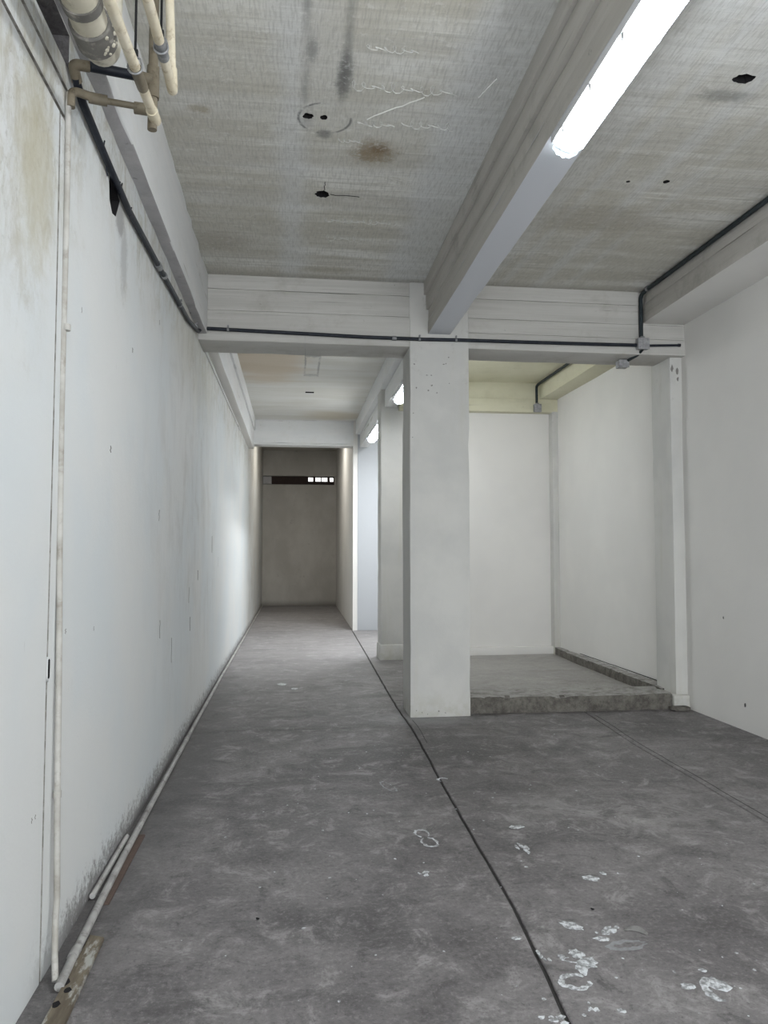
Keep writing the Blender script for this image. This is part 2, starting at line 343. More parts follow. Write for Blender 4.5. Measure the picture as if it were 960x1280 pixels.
def blob_outline(ru, rv, k=14, j=.25, seed=0):
    rr = random.Random(seed); return [((1 + rr.uniform(-j, j)) * ru * math.cos(2 * math.pi * i / k), (1 + rr.uniform(-j, j)) * rv * math.sin(2 * math.pi * i / k)) for i in range(k)]
def panel(name, P, u0, u1, v0, v1, step, depthvec, mats, holes=(), extra_u=(), extra_v=(), off=None, matf=None, thick=.25, amp=.004):
    """Gridded slab face with real holes punched in it: P(u, v) is a point, depthvec leads into the slab."""
    D = Vector(depthvec); bm = bmesh.new()
    def pt(u, v):
        p = Vector(P(u, v)); q = p + D * NZ.noise(p * .9) * amp * 1.5
        if off: q += D * off(u, v)
        return q
    def lines(a, b, ex, hs):
        k = max(1, round((b - a) / step)); L = [a + (b - a) * i / k for i in range(k + 1)]
        L = [x for x in L if x in (a, b) or all(not (h0 - .02 < x < h1 + .02) for h0, h1 in hs)]
        for h0, h1 in hs: L += [h0, h1]
        L = sorted(set(round(x, 5) for x in L + list(ex))); return L
    U = lines(u0, u1, extra_u, [(h[0] - h[2], h[0] + h[2]) for h in holes]); V = lines(v0, v1, extra_v, [(h[1] - h[3], h[1] + h[3]) for h in holes])
    g = [[bm.verts.new(pt(u, v)) for v in V] for u in U]
    for i in range(len(U) - 1):
        for j in range(len(V) - 1):
            cu, cv = (U[i] + U[i + 1]) / 2, (V[j] + V[j + 1]) / 2
            if any(abs(cu - h[0]) < h[2] and abs(cv - h[1]) < h[3] for h in holes): continue
            f = bm.faces.new((g[i][j], g[i + 1][j], g[i + 1][j + 1], g[i][j + 1]))
            if matf: f.material_index = matf(cu, cv)
    for hu, hv, ru, rv, outline, dep, mi in holes:
        n = len(outline); outer = []; inner = []; deep = []
        for (a, b) in outline:
            t = min(ru / abs(a) if abs(a) > 1e-6 else 1e9, rv / abs(b) if abs(b) > 1e-6 else 1e9)
            outer.append((hu + a * t, hv + b * t)); inner.append((hu + a, hv + b))
        cor = [(hu + s * ru, hv + q * rv) for s, q in ((1, 1), (-1, 1), (-1, -1), (1, -1))]
        ang = lambda p: math.atan2((p[1] - hv) / rv, (p[0] - hu) / ru) % (2 * math.pi)
        ring = sorted([(ang(p), 0, p, k) for k, p in enumerate(outer)] + [(ang(p), 1, p, -1) for p in cor])
        iv = [bm.verts.new(pt(*p)) for p in inner]; dv = [bm.verts.new(pt(hu + (p[0] - hu) * .85, hv + (p[1] - hv) * .85) + D * dep) for p in inner]
        ov = [bm.verts.new(pt(*r[2])) for r in ring]
        first = next(k for k, r in enumerate(ring) if r[1] == 0); m = len(ring); cur = ring[first][3]
        for s in range(m):
            a, b = ring[(first + s) % m], ring[(first + s + 1) % m]; va, vb = ov[(first + s) % m], ov[(first + s + 1) % m]
            if b[1] == 1: bm.faces.new((va, vb, iv[cur]))
            else:
                bm.faces.new((va, vb, iv[b[3]], iv[cur])) if iv[b[3]] is not iv[cur] else None; cur = b[3]
        for k in range(n):
            f = bm.faces.new((iv[k], iv[(k + 1) % n], dv[(k + 1) % n], dv[k])); f.material_index = mi
        f = bm.faces.new(dv); f.material_index = mi
    # closed back
    rim = [g[i][0] for i in range(len(U))] + [g[-1][j] for j in range(1, len(V))] + [g[i][-1] for i in range(len(U) - 2, -1, -1)] + [g[0][j] for j in range(len(V) - 2, 0, -1)]
    back = [bm.verts.new(v.co + D * thick) for v in rim]
    for k in range(len(rim)):
        q = (k + 1) % len(rim); bm.faces.new((rim[k], rim[q], back[q], back[k]))
    bm.faces.new(back)
    o = mk(name, bm, mats, smooth=35, kind='keep'); o['kind'] = 'structure'; return o

# ------------------------------------------------------------------ the shell
XL, XR = -.87, 3.82
def groove_y(z): return .0725
def lw_off(y, z):
    d = 0.
    if z < 3.139 and 2.7865 < y - groove_y(z) < 2.7985 + .003: d += .03
    if y < 2.955 and 3.139 < z < 3.166: d += .022
    if y < 2.975 and 3.259 < z < 3.279: d += .02
    if y < 2.975 and z >= 3.166 and z < 3.259: d += .004
    if y < 2.96 and 3.362 < z < 3.5: d += .09
    return d
def lw_mat(y, z):
    if z < 3.139 and 2.858 < y < 2.8742: return 3
    if y < 2.956 and 3.139 < z < 3.166 or y < 2.976 and 3.2588 < z < 3.2792: return 3
    if y < 2.96 and 3.362 < z < 3.5: return 2  # shade of the recess put into a dark masonry colour
    return 0
slot = [(-.011, -.032), (.004, -.036), (.012, -.030), (.013, .0), (.012, .030), (.004, .037), (-.010, .034), (-.012, 0)]
cav = [(-.035, -.06), (.02, -.10), (.09, -.085), (.13, -.03), (.17, .03), (.10, .05), (.03, .07), (-.03, .085), (-.05, .02)]
panel('wall_left', lambda y, z: (XL, y, z), -3.2, 22.4, 0, 4.7, .12, (-1, 0, 0), [M_LWALL, M_VOID, M_BROKEN_SHADE, M_GROOVE_SHADE], matf=lw_mat,
      holes=[(2.888, 1.085, .02, .045, slot, .06, 1), (3.66, 3.225, .2, .115, cav, .07, 1)],
      extra_u=(2.8585, 2.8590, 2.8735, 2.8740, 2.955, 2.957, 2.96, 2.962, 2.975, 2.977), extra_v=(3.139, 3.1395, 3.1655, 3.166, 3.259, 3.2595, 3.2785, 3.279, 3.362, 3.363, 3.499, 3.5), off=lw_off)
def panel_right():
    return panel('wall_right', lambda y, z: (XR, y, z), -3.2, 15.2, 0, 4.7, .2, (1, 0, 0), [M_WALL, M_BROKEN_SHADE],
          holes=[(6.41, .93, .02, .02, blob_outline(.010, .014, 8, .3, 3), .02, 1), (6.12, .215, .03, .03, blob_outline(.014, .02, 8, .3, 4), .02, 1)], amp=.006)
panel_right()
H = []
for hx, hy, rx, ry, sd in ((.193, 5.307, .05, .055, 1), (.072, 4.342, .030, .030, 2), (.165, 4.347, .022, .024, 3), (2.40, 3.707, .058, .042, 4), (2.277, 4.869, .014, .014, 5), (2.54, 4.838, .022, .024, 6)):
    H.append((hx, hy, rx * 1.45, ry * 1.45, blob_outline(rx, ry, 18, .16, sd), .07, 1))
panel('ceiling', lambda x, y: (x, y, 4.06), -1.2, 4.1, -3.2, 7.2, .15, (0, 0, 1), [M_CEIL, M_VOID], holes=H)
panel('ceiling_corridor', lambda x, y: (x, y, 4.12), -1.0, 1.36, 7.2, 15.05, .15, (0, 0, 1), [M_CEIL2, M_VOID], holes=[(.255, 12.3, .11, .12, [(-.07, -.05), (.07, -.05), (.07, .05), (-.07, .05)], .05, 1)])
struct_box('ceiling_alcove', (1.36, 4.0, 7.2, 10.95, 3.98, 4.3), [M_CREAM], bev=0)
struct_box('ceiling_rear', (1.36, 4.0, 10.95, 15.3, 4.08, 4.4), [M_CEIL2], bev=0)
struct_box('ceiling_passage', (-1.0, 1.5, 15.05, 22.4, 4.47, 4.7), [M_ENDWALL], bev=0)
struct_box('roof', (-1.3, 4.2, -3.4, 22.7, 4.7, 4.85), [M_WALL], bev=0, step=30)
# open shop front behind the camera
bm = bmesh.new()
for b in ((-1.2, -.55, -3.4, -3.2, 0, 4.7), (3.55, 4.1, -3.4, -3.2, 0, 4.7), (-.55, 3.55, -3.4, -3.2, 3.35, 4.7)): rough_box(bm, *b, step=1.)
mk('wall_front', bm, M_WALL, smooth=40, kind='structure')

# floor: cement slabs with real joints between them
gap = .0085
main_j = [(.86, -3.2), (.865, 0), (.875, 2.2), (.893, 2.5), (.944, 3.25), (.957, 4.05), (.981, 5.05), (1.012, 6.0), (1.027, 6.56), (1.02, 7.4), (1.035, 8.4), (1.088, 11.0), (1.16, 14.9)]
right_j = [(2.64, -3.2), (2.645, 4.05), (2.662, 4.85), (2.676, 5.7), (2.76, 7.0), (2.765, 7.06)]
def at(pl, y):
    for (x0, y0), (x1, y1) in zip(pl, pl[1:]):
        if y0 <= y <= y1: return x0 + (x1 - x0) * (y - y0) / (y1 - y0) + NZ.noise(Vector((y * 5, x0, 3))) * .006
    return pl[0][0] if y < pl[0][1] else pl[-1][0]
bm = bmesh.new(); plain_box(bm, -1.2, 4.1, -3.4, 22.4, -.20, -.014)
fl = mk('floor', bm, M_JOINT, kind='structure')
def slab(left, right, y0, y1, wob0=None, wob1=None, g0=gap / 2, g1=gap / 2):
    n = max(2, int((y1 - y0) / .12)); ys = [y0 + (y1 - y0) * i / n for i in range(n + 1)]
    L = [(left(y), y) for y in ys]; R = [(right(y), y) for y in ys]
    def cross(y, f, a, b): return [(a + (b - a) * i / 24, y + (f(a + (b - a) * i / 24) if f else 0)) for i in range(1, 24)]
    out = L[::-1] + ([(L[0][0], y0 + (wob0(L[0][0]) if wob0 else 0))] if wob0 else []) + cross(y0 + g0, wob0, L[0][0], R[0][0]) + R + cross(y1 - g1, wob1, R[-1][0], L[-1][0])
    bm = bmesh.new(); vs = []
    for x, y in out:
        if vs and (vs[-1].co - Vector((x, y, 0))).length < 1e-4: continue
        vs.append(bm.verts.new((x, y, 0)))
    f = bm.faces.new(vs); f.normal_update()
    if f.normal.z < 0: f.normal_flip()
    r = bmesh.ops.extrude_face_region(bm, geom=[f]); new = [v for v in r['geom'] if isinstance(v, bmesh.types.BMVert)]
    for v in new: v.co.z = -.02
    top = [x for x in bm.faces if abs(x.calc_center_median().z) < .001]
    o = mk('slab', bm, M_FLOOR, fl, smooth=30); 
    bv = o.modifiers.new('edge', 'BEVEL'); bv.width = .004; bv.segments = 1; bv.limit_method = 'ANGLE'; bv.angle_limit = math.radians(60)
    return o
crk = lambda x: NZ.noise(Vector((x * 2.3, 1, 5))) * .10 + NZ.noise(Vector((x * 9, 2, 5))) * .02
xl = lambda y: XL - .02
ml = lambda y: at(main_j, y) - gap * .9; mr = lambda y: at(main_j, y) + gap * .9
rl = lambda y: at(right_j, y) - gap * .5; rr_ = lambda y: at(right_j, y) + gap * .5
slab(xl, ml, -3.2, 6.62, None, crk, g1=.003); slab(xl, ml, 6.62, 14.9, crk, None, g0=.003)
slab(mr, rl, -3.2, 7.06); slab(rr_, lambda y: XR + .02, -3.2, 7.06)
slab(mr, lambda y: 1.74, 7.06, 7.80); slab(mr, lambda y: 1.74, 7.80, 8.52); slab(mr, lambda y: 1.74, 8.52, 14.9)
slab(xl, lambda y: XR, 14.9, 22.3)
# secondary hairline beside the main joint
bm = bmesh.new()
for pl, dx in ((main_j, .055), (right_j, .05)):
    pp = [Vector((at(pl, y) + dx + NZ.noise(Vector((y * 1.3, 4, 4))) * .02, y, -.0008)) for y in [2.2 + i * .12 for i in range(40 if pl is main_j else 40)]]
    if pl is main_j: pp = [p for p in pp if 6.0 < p.y < 7.0 or p.y < 0] 
    if len(pp) > 2: tube(bm, pp, .0028, 5)
mk('floor_crack', bm, M_JOINT, fl, kind='stuff')

# beams and columns (all part of the building)
def formed_beam(name, box, mats, along, courses, jit=.007, **k):
    x0, x1, y0, y1, z0, z1 = box; bm = bmesh.new(); rr = random.Random(name); zz = [z0] + list(courses) + [z1]
    for i, (a, b) in enumerate(zip(zz, zz[1:])):
        j = rr.uniform(0, jit) if i else 0
        bx = (x0, x1, y0 + j, y1 - j, a + (.002 if i else 0), b) if along == 'x' else (x0 + j, x1 - j, y0, y1, a, b)
        rough_box(bm, *bx, bev=.004 if i else .008, **k)
    return mk(name, bm, mats, smooth=40, kind='structure')
formed_beam('beam', (XL - .05, 1.10, 6.985, 7.42, 3.445, 4.10), [M_BEAMX], 'x', (3.73, 3.93), wear=.008, amp=.003)
formed_beam('beam', (1.63, XR + .05, 6.985, 7.42, 3.445, 4.10), [M_BEAMX], 'x', (3.60, 3.74, 3.93), wear=.008, amp=.003)
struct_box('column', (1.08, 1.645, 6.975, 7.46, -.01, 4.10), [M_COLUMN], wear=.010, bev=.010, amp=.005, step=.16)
formed_beam('beam', (1.256, 1.468, -3.2, 7.0, 3.57, 3.80), [M_BEAMY, M_FRESH], 'y', (3.70,), jit=.004, wear=.012, mbot=1, amp=.004)
bm = bmesh.new(); rough_box(bm, 1.236, 1.49, -3.2, 7.0, 3.80, 3.94, bev=.006, wear=.01, amp=.003); rough_box(bm, 1.215, 1.50, -3.2, 7.0, 3.945, 4.1, bev=.006, wear=.01, amp=.004)
mk('beam', bm, M_BEAMY, smooth=40, kind='structure')
bm = bmesh.new(); rough_box(bm, 1.30, 1.47, 7.42, 14.95, 3.60, 3.85, bev=.008, wear=.01, amp=.003); rough_box(bm, 1.222, 1.48, 7.42, 14.95, 3.855, 4.15, bev=.006, wear=.01)
mk('beam', bm, M_CLEAN, smooth=40, kind='structure')
# edge beam over the left wall
bm = bmesh.new(); rough_box(bm, XL - .05, -.79, -3.2, 7.0, 3.505, 4.1, bev=.010, wear=.035, mbot=1, amp=.004, step=.15)
mk('beam', bm, [M_CLEAN, M_RAW], smooth=40, kind='structure')
bm = bmesh.new(); rough_box(bm, XL - .05, -.765, 7.42, 14.92, 3.54, 3.9, bev=.006, wear=.012, mbot=1, amp=.004); rough_box(bm, XL - .05, -.74, 7.42, 14.92, 3.905, 4.2, bev=.01)
mk('beam', bm, [M_CLEAN, M_WALL], smooth=40, kind='structure')
# edge beam over the right wall, three form boards high
bm = bmesh.new()
rough_box(bm, 3.39, XR + .05, -3.2, 7.0, 3.755, 3.935, bev=.006, wear=.012, mbot=1, amp=.004)
rough_box(bm, 3.398, XR + .05, -3.2, 7.0, 3.938, 4.1, bev=.005, wear=.006, amp=.003)
mk('beam', bm, [M_BEAMY, M_WALL], smooth=40, kind='structure')
# alcove: rear wall, beams, columns, right pilaster
struct_box('wall_alcove', (1.60, XR + .05, 10.75, 10.93, 0, 4.1), [M_WALL], bev=.004, amp=.006)
bm = bmesh.new(); rough_box(bm, 1.5, XR + .05, 10.60, 10.80, 3.55, 3.74, bev=.006); rough_box(bm, 1.5, XR + .05, 10.62, 10.80, 3.744, 4.0, bev=.006)
mk('beam', bm, M_CREAM, smooth=40, kind='structure')
bm = bmesh.new(); rough_box(bm, 3.56, XR + .05, 7.42, 10.65, 3.74, 4.0, bev=.008, amp=.006)
mk('beam', bm, M_CREAM, smooth=40, kind='structure')
struct_box('column', (1.243, 1.66, 10.74, 11.15, .2, 4.15), [M_COLUMN], wear=.01, amp=.004, step=.16)
struct_box('column_plinth', (1.228, 1.675, 10.72, 11.17, -.01, .215), [M_COLUMN], wear=.02, bev=.014, amp=.006, step=.08)
struct_box('column', (3.70, XR + .03, 7.06, 7.46, .0, 3.47), [M_COLUMN], wear=.012, bev=.010, amp=.007, step=.14)
struct_box('column_foot', (3.66, XR + .03, 7.02, 7.50, -.01, .13), [M_COLUMN], wear=.03, bev=.02, amp=.02, step=.05)
struct_box('column', (3.735, XR + .03, 10.60, 10.80, .0, 3.57), [M_COLUMN], wear=.006, bev=.006, step=.2)
# raised cement basin
bm = bmesh.new(); rough_box(bm, 1.70, XR, 7.1, 10.75, -.01, .055, bev=.01, step=.3, amp=.012)
mk('basin_floor', bm, M_BASIN, smooth=40, kind='structure')
bm = bmesh.new(); rough_box(bm, 1.655, 3.66, 7.045, 7.44, -.01, .150, bev=.012, wear=.03, step=.05, amp=.014, mtop=1)
mk('basin_curb', bm, [M_CURB, M_CURBTOP], smooth=40, kind='structure')
bm = bmesh.new(); rough_box(bm, 3.70, XR + .02, 7.30, 10.62, .02, .155, bev=.012, wear=.03, step=.06, amp=.012, mtop=1)
for v in bm.verts:
    if v.co.x < 3.76: v.co.x += (v.co.y - 9.0) * .02
mk('basin_curb', bm, [M_CURB, M_CURBTOP], smooth=40, kind='structure')
struct_box('baseboard_alcove', (1.60, 3.76, 10.66, 10.80, .0, .165), [M_WALL], bev=.012, wear=.015, step=.1, amp=.005)
# dark tube standing in for the shadow line between right curb and wall
bm = bmesh.new(); tube(bm, [(3.815, 7.45 + i * .16, .168 + NZ.noise(Vector((i * .7, 0, 1))) * .004) for i in range(16)], .004, 6)
mk('curb_shadow_1', bm, M_VOID, kind='structure')

# rear bays
formed_beam('beam', (XL - .05, 1.18, 14.90, 15.25, 3.625, 4.55), [M_CLEAN], 'x', (3.66, 4.10,), jit=.004, wear=.006)
struct_box('wall_rear', (1.262, XR + .05, 14.90, 15.10, 0, 4.2), [M_REAR], bev=.004)
bm = bmesh.new()
vs = [(1.172, 14.91), (1.262, 14.91), (1.262, 15.1), (1.45, 15.1), (1.45, 22.3), (1.249, 22.3)]
N_ = 24
lo = [bm.verts.new((x, y, 0)) for x, y in vs]; hi = [bm.verts.new((x, y, 4.5)) for x, y in vs]
for i in range(len(vs)):
    j = (i + 1) % len(vs); bm.faces.new((lo[i], lo[j], hi[j], hi[i]))
bm.faces.new(lo); bm.faces.new(hi)
mk('wall_passage', bm, M_WALL, kind='structure')
bm = bmesh.new()
rough_box(bm, -1.0, 1.45, 22.1, 22.35, 0, 3.50, step=.3, wear=.02, bev=.01, amp=.008)
rough_box(bm, -1.0, 1.45, 22.02, 22.35, 3.74, 4.6, step=.3, wear=.02, bev=.01)
rough_box(bm, 1.19, 1.45, 22.1, 22.35, 3.48, 3.76, step=.3, bev=.005)
rough_box(bm, -1.0, XL, 22.1, 22.35, 3.48, 3.76, step=.3, bev=.005)
mk('wall_back', bm, M_ENDWALL, smooth=40, kind='structure')
# long slit window high in the back wall
n = NT('rusted_window_frame'); M_FRAME = n.done(n.mix(n.noise(scale=20), (.022, .018, .02), (.07, .045, .035)), .8)
n = NT('dusty_pane'); n.b.inputs['Transmission Weight'].default_value = .85; M_PANE = n.done((.85, .80, .72), .55)
win = bpy.data.objects.new('window_1', None); COL.objects.link(win); win.location = (.16, 22.2, 3.5); win['kind'] = 'structure'
def wpart(name, b, m, bev=.004):
    bm = bmesh.new(); plain_box(bm, b[0] - .16, b[1] - .16, b[2] - 22.2, b[3] - 22.2, b[4] - 3.5, b[5] - 3.5, bev); return mk(name, bm, m, win)
wpart('window_frame', (XL, 1.19, 22.16, 22.22, 3.50, 3.60), M_FRAME)
wpart('window_frame', (XL, 1.19, 22.16, 22.22, 3.715, 3.74), M_FRAME)
wpart('board', (XL + .05, .42, 22.17, 22.23, 3.60, 3.715), M_FRAME)
for a, b in ((.42, .435), (.575, .64), (.80, .825), (.99, 1.06), (1.165, 1.19)): wpart('window_bar', (a, b, 22.15, 22.23, 3.60, 3.715), M_FRAME)
for a, b in ((.435, .575), (.64, .80), (.825, .99), (1.06, 1.165)): wpart('pane', (a, b, 22.19, 22.20, 3.60, 3.715), M_PANE, 0)
wpart('sill_block', (XL, -.62, 22.0, 22.16, 3.50, 3.72), M_RAW, .02)

# hairlines, chips and scratches on the left wall and ceiling, kept as fine relief
bm = bmesh.new()
rr = random.Random(11)
def stroke(pts, r=.0022): tube(bm, pts, r, 4)
for hx, hy, ang, L in ((.20, 5.25, -86, .13), (.245, 5.305, 3, .22), (2.47, 3.70, 60, .22), (2.33, 3.72, 176, .16)):
    a = math.radians(ang); stroke([(hx + math.cos(a) * L * t / 6 + rr.uniform(-.006, .006), hy + math.sin(a) * L * t / 6 + rr.uniform(-.006, .006), 4.060) for t in range(7)], .0021)
mk('ceiling_crack', bm, M_VOID, bpy.data.objects['ceiling'], kind='stuff')
bm = bmesh.new()   # faint looping chalk scratches, not legible
for (sx, sy, n_, w, hgt) in ((.30, 4.02, 11, .060, .10), (.36, 4.38, 5, .05, .07), (.62, 4.36, 6, .06, .09), (.22, 5.72, 12, .055, .10), (.25, 6.05, 8, .06, .12), (.35, 3.7, 6, .05, .06), (.26, 4.58, 5, .035, .05)):
    pts = []; ph = rr.random() * 6
    for i in range(n_ * 7):
        t = i / 7; hh = hgt * (.5 + .5 * math.sin(ph + t * 1.7))
        pts.append((sx + t * w * .9 + math.cos(t * 6.28) * w * .35, sy - hh * math.sin(t * 6.28) * .5 + math.cos(t * 6.28) * .01, 4.0598))
    tube(bm, pts, .0022, 4)
for a, b in (((.42, 4.33), (.72, 4.08)), ((1.02, 4.05), (1.08, 3.86))): tube(bm, [(a[0] + (b[0] - a[0]) * t / 8, a[1] + (b[1] - a[1]) * t / 8 + rr.uniform(-.008, .008), 4.0598) for t in range(9)], .004, 4)
mk('chalk_scratch', bm, M_SCRIB, bpy.data.objects['ceiling'], kind='stuff')
bm = bmesh.new()   # chips and gouges in the wall paint
for y, z, l_ in ((3.5, 1.17, .03), (3.08, 1.2, .03), (2.78, .60, .025), (2.74, .60, .03), (3.75, 2.0, .05), (5.1, 1.75, .12), (5.2, 1.0, .2), (6.2, 1.4, .15), (6.6, 1.15, .22), (6.7, .9, .2), (7.2, 1.3, .15), (8.4, 1.6, .3), (9.1, 1.4, .2), (4.2, 2.6, .04), (3.2, 2.5, .04), (5.7, .8, .3), (5.0, 3.0, .05)):
    tube(bm, [(XL + .0005, y + rr.uniform(-.008, .008), z + l_ * .6 * (t / 5 - .5)) for t in range(6)], .0018, 4)
mk('paint_chip', bm, M_SEAM, bpy.data.objects['wall_left'], kind='stuff')
bm = bmesh.new()
for i in range(20):   # flaked spots on the near column and pilaster head
    if i < 12: x, z = 1.10 + rr.random() ** 2 * .42, 3.0 + rr.random() * .40
    elif i < 15: x, z = 1.10 + rr.random() * .03, 2.0 + rr.random() * 1.3
    else: x, z = 1.12 + rr.random() * .5, .02 + rr.random() * .05
    vs = [bm.verts.new((x + a, 6.968, z + b)) for a, b in blob_outline(rr.uniform(.003, .010), rr.uniform(.003, .007), 7, .4, i)]
    f = bm.faces.new(vs); r = bmesh.ops.extrude_face_region(bm, geom=[f])
    for v in r['geom']:
        if isinstance(v, bmesh.types.BMVert): v.co.y += .008
colm = bpy.data.objects['column']
mk('paint_chip', bm, M_SEAM, colm, kind='stuff')
for p0, r0 in (((3.72, 7.052, 3.33), .02), ((3.775, 7.052, 3.30), .022), ((3.78, 7.052, 3.23), .014)):
    bm = bmesh.new(); vs = [bm.verts.new((p0[0] + a, p0[1], p0[2] + b)) for a, b in blob_outline(r0 * .7, r0 * 1.6, 9, .4, int(r0 * 999))]
    f = bm.faces.new(vs); r = bmesh.ops.extrude_face_region(bm, geom=[f])
    for v in r['geom']:
        if isinstance(v, bmesh.types.BMVert): v.co.y += .012
    mk('paint_chip', bm, M_SEAM, bpy.data.objects['column.002'])

# ------------------------------------------------------------------ fluorescent fixtures
def make_fixture():
    t = empty('fluorescent_fixture', (1.34, 2.73, 3.56), 'x', 'ceiling light', 'fluorescent fixtures under the centre beam')
    L = .83
    bm = bmesh.new(); plain_box(bm, -.082, .082, -L + .02, L - .02, -.03, .012, .005); mk('housing', bm, M_HOUS, t, smooth=40)
    def lens(a, b, s=1., z0=-.028):
        bm = bmesh.new(); prof = [(-.068 * s, z0), (-.070 * s, -.052), (-.060 * s, -.074), (-.036 * s, -.087), (0, -.091), (.036 * s, -.087), (.060 * s, -.074), (.070 * s, -.052), (.068 * s, z0)]
        A = [bm.verts.new((x, a, z)) for x, z in prof]; B = [bm.verts.new((x, b, z)) for x, z in prof]
        k = len(prof)
        for i in range(k): bm.faces.new((A[i], A[(i + 1) % k], B[(i + 1) % k], B[i]))
        bm.faces.new(A); bm.faces.new(B); return bm
    mk('diffuser', lens(-L + .075, L - .075), M_LAMP, t, smooth=40)
    for s in (-1, 1):
        bm = bmesh.new(); n_ = 13; out = []
        # scalloped clear end cap
        ring0 = [bm.verts.new((.074 * math.cos(math.pi * i / (n_ - 1)), s * (L - .072), -.030 - .068 * math.sin(math.pi * i / (n_ - 1)))) for i in range(n_)]
        ring1 = [bm.verts.new((.070 * math.cos(math.pi * i / (n_ - 1)), s * (L - .014 + .012 * (i % 2)), -.030 - .062 * math.sin(math.pi * i / (n_ - 1)))) for i in range(n_)]
        ring2 = [bm.verts.new((.03 * math.cos(math.pi * i / (n_ - 1)), s * (L - .008), -.034 - .030 * math.sin(math.pi * i / (n_ - 1)))) for i in range(n_)]
        for a, b in ((ring0, ring1), (ring1, ring2)):
            for i in range(n_ - 1): bm.faces.new((a[i], a[i + 1], b[i + 1], b[i]))
        bm.faces.new(ring2); mk('end_cap', bm, M_CAP, t)
    for k in range(5):
        for s in (-1, 1):
            bm = bmesh.new(); y = -.66 + k * .33; plain_box(bm, s * .072 - .004, s * .072 + .004, y - .012, y + .012, -.058, -.02, .002); mk('clip', bm, M_HOUS, t)
    return t
def dup(root, loc, label):
    r = root.copy(); COL.objects.link(r); r.location = loc; r['label'] = label
    for c in list(root.children):
        d = c.copy(); COL.objects.link(d); d.parent = r
    return r
fx = make_fixture(); fx['label'] = 'lit fluorescent batten nearest the viewer, cut by the top edge, under the central beam'
dup(fx, (1.40, 9.20, 3.59), 'lit fluorescent batten half hidden behind the near square column')
dup(fx, (1.40, 12.76, 3.59), 'lit fluorescent batten farthest back, beside the slender far column')

# ------------------------------------------------------------------ conduits and boxes
def conduit(name, pts, r, mat, label, fr=.06, rings=(), clamps=(), ringmat=None, cat='conduit'):
    b = Vector(pts[0]); t = empty(name, b, label, cat)
    pf = [Vector(p) - b for p in fillet(pts, fr)]
    bm = bmesh.new(); tube(bm, pf, r, 14); mk('pipe', bm, mat, t, smooth=50)
    for (p, d, l_) in rings:
        p = Vector(p) - b; d = Vector(d).normalized(); bm = bmesh.new(); tube(bm, [p - d * l_, p + d * l_], r * 1.32, 14); mk('coupling', bm, ringmat or M_FIT, t, smooth=50)
    for (p, d, nrm) in clamps:
        p = Vector(p) - b; d = Vector(d).normalized(); nn = Vector(nrm)
        bm = bmesh.new(); tube(bm, [p - d * .009, p + d * .009], r * 1.22, 12)
        side = d.cross(nn).normalized(); q = p + side * r * 1.9 + nn * (-r * .7)
        tube(bm, [q - nn * .004, q + nn * .008], r * .55, 8); tube(bm, [p + side * r, q], r * .35, 6); mk('clamp', bm, M_FIT, t, smooth=50)
    return t
lp = [(-.848, 2.99, 3.395), (-.848, 2.995, 3.36), (-.846, 3.05, 3.275), (-.846, 3.43, 3.262), (-.846, 3.94, 3.245), (-.846, 4.8, 3.292), (-.846, 6.15, 3.36), (-.846, 6.75, 3.43), (-.845, 6.90, 3.505)]
lp = [(-.846, 2.965, 3.338), (-.846, 3.06, 3.30), (-.846, 3.43, 3.275), (-.846, 3.94, 3.255), (-.846, 4.8, 3.298), (-.846, 6.15, 3.375), (-.846, 6.80, 3.47), (-.842, 6.93, 3.53)]
t = conduit('wall_conduit', lp, .0165, M_BLACK, 'black conduit running along the top of the left wall under the edge beam', .03, rings=[((-.846, 4.80, 3.298), (0, 1, .05), .04), ((-.846, 5.0, 3.31), (0, 1, .05), .02)],
            clamps=[((-.846, 5.7, 3.349), (0, 1, .05), (-1, 0, 0)), ((-.846, 6.6, 3.45), (0, 1, .13), (-1, 0, 0))])
bm = bmesh.new(); rr = random.Random(5)
for y, z, l_ in ((3.35, 3.285, .06), (3.42, 3.26, -.04), (3.66, 3.268, .045), (3.70, 3.266, .06), (3.92, 3.257, .05)):
    a = (0.0, y - 2.93, z - 3.36); tube(bm, [a, (.008, a[1] + .004, a[2] + l_)], .0035, 5)
mk('torn_tape', bm, M_BLACK, t, kind='stuff')
bp = [(-.842, 6.955, 3.545), (-.74, 6.958, 3.545), (0.1, 6.958, 3.528), (.62, 6.958, 3.516), (1.2, 6.955, 3.512), (1.56, 6.955, 3.517), (2.2, 6.958, 3.520), (2.9, 6.958, 3.523), (3.32, 6.958, 3.527)]
conduit('beam_conduit', bp, .0165, M_BLACK, 'long black conduit crossing the near beam from the left wall to the grey box', .05,
        rings=[((.93, 6.958, 3.514), (1, 0, 0), .02)], clamps=[((1.17, 6.956, 3.512), (1, 0, 0), (0, 1, 0)), ((1.52, 6.956, 3.517), (1, 0, 0), (0, 1, 0)), ((-.6, 6.958, 3.542), (1, 0, 0), (0, 1, 0))])
conduit('stub_conduit', [(3.43, 6.958, 3.527), (3.76, 6.958, 3.541)], .012, M_BLACK, 'short black conduit from the grey box to the right wall', .02, rings=[((3.75, 6.958, 3.541), (1, 0, 0), .012)], ringmat=M_BLACK)
conduit('edge_conduit', [(3.36, .6, 4.032), (3.36, 6.84, 4.032), (3.36, 6.955, 4.02), (3.36, 6.958, 3.61)], .0195, M_DKGREEN, 'dark conduit following the right edge beam under the ceiling and dropping to the box', .09,
        rings=[((3.36, 6.80, 4.035), (0, 1, 0), .014)])
tubeobj('telephone_wire', [(.095, 6.97, 3.555), (.10, 6.975, 3.50), (.10, 6.98, 3.44), (.105, 7.2, 3.43), (.108, 7.3, 3.32)], .0025, M_WPIPE, fr=.03, seg=6)
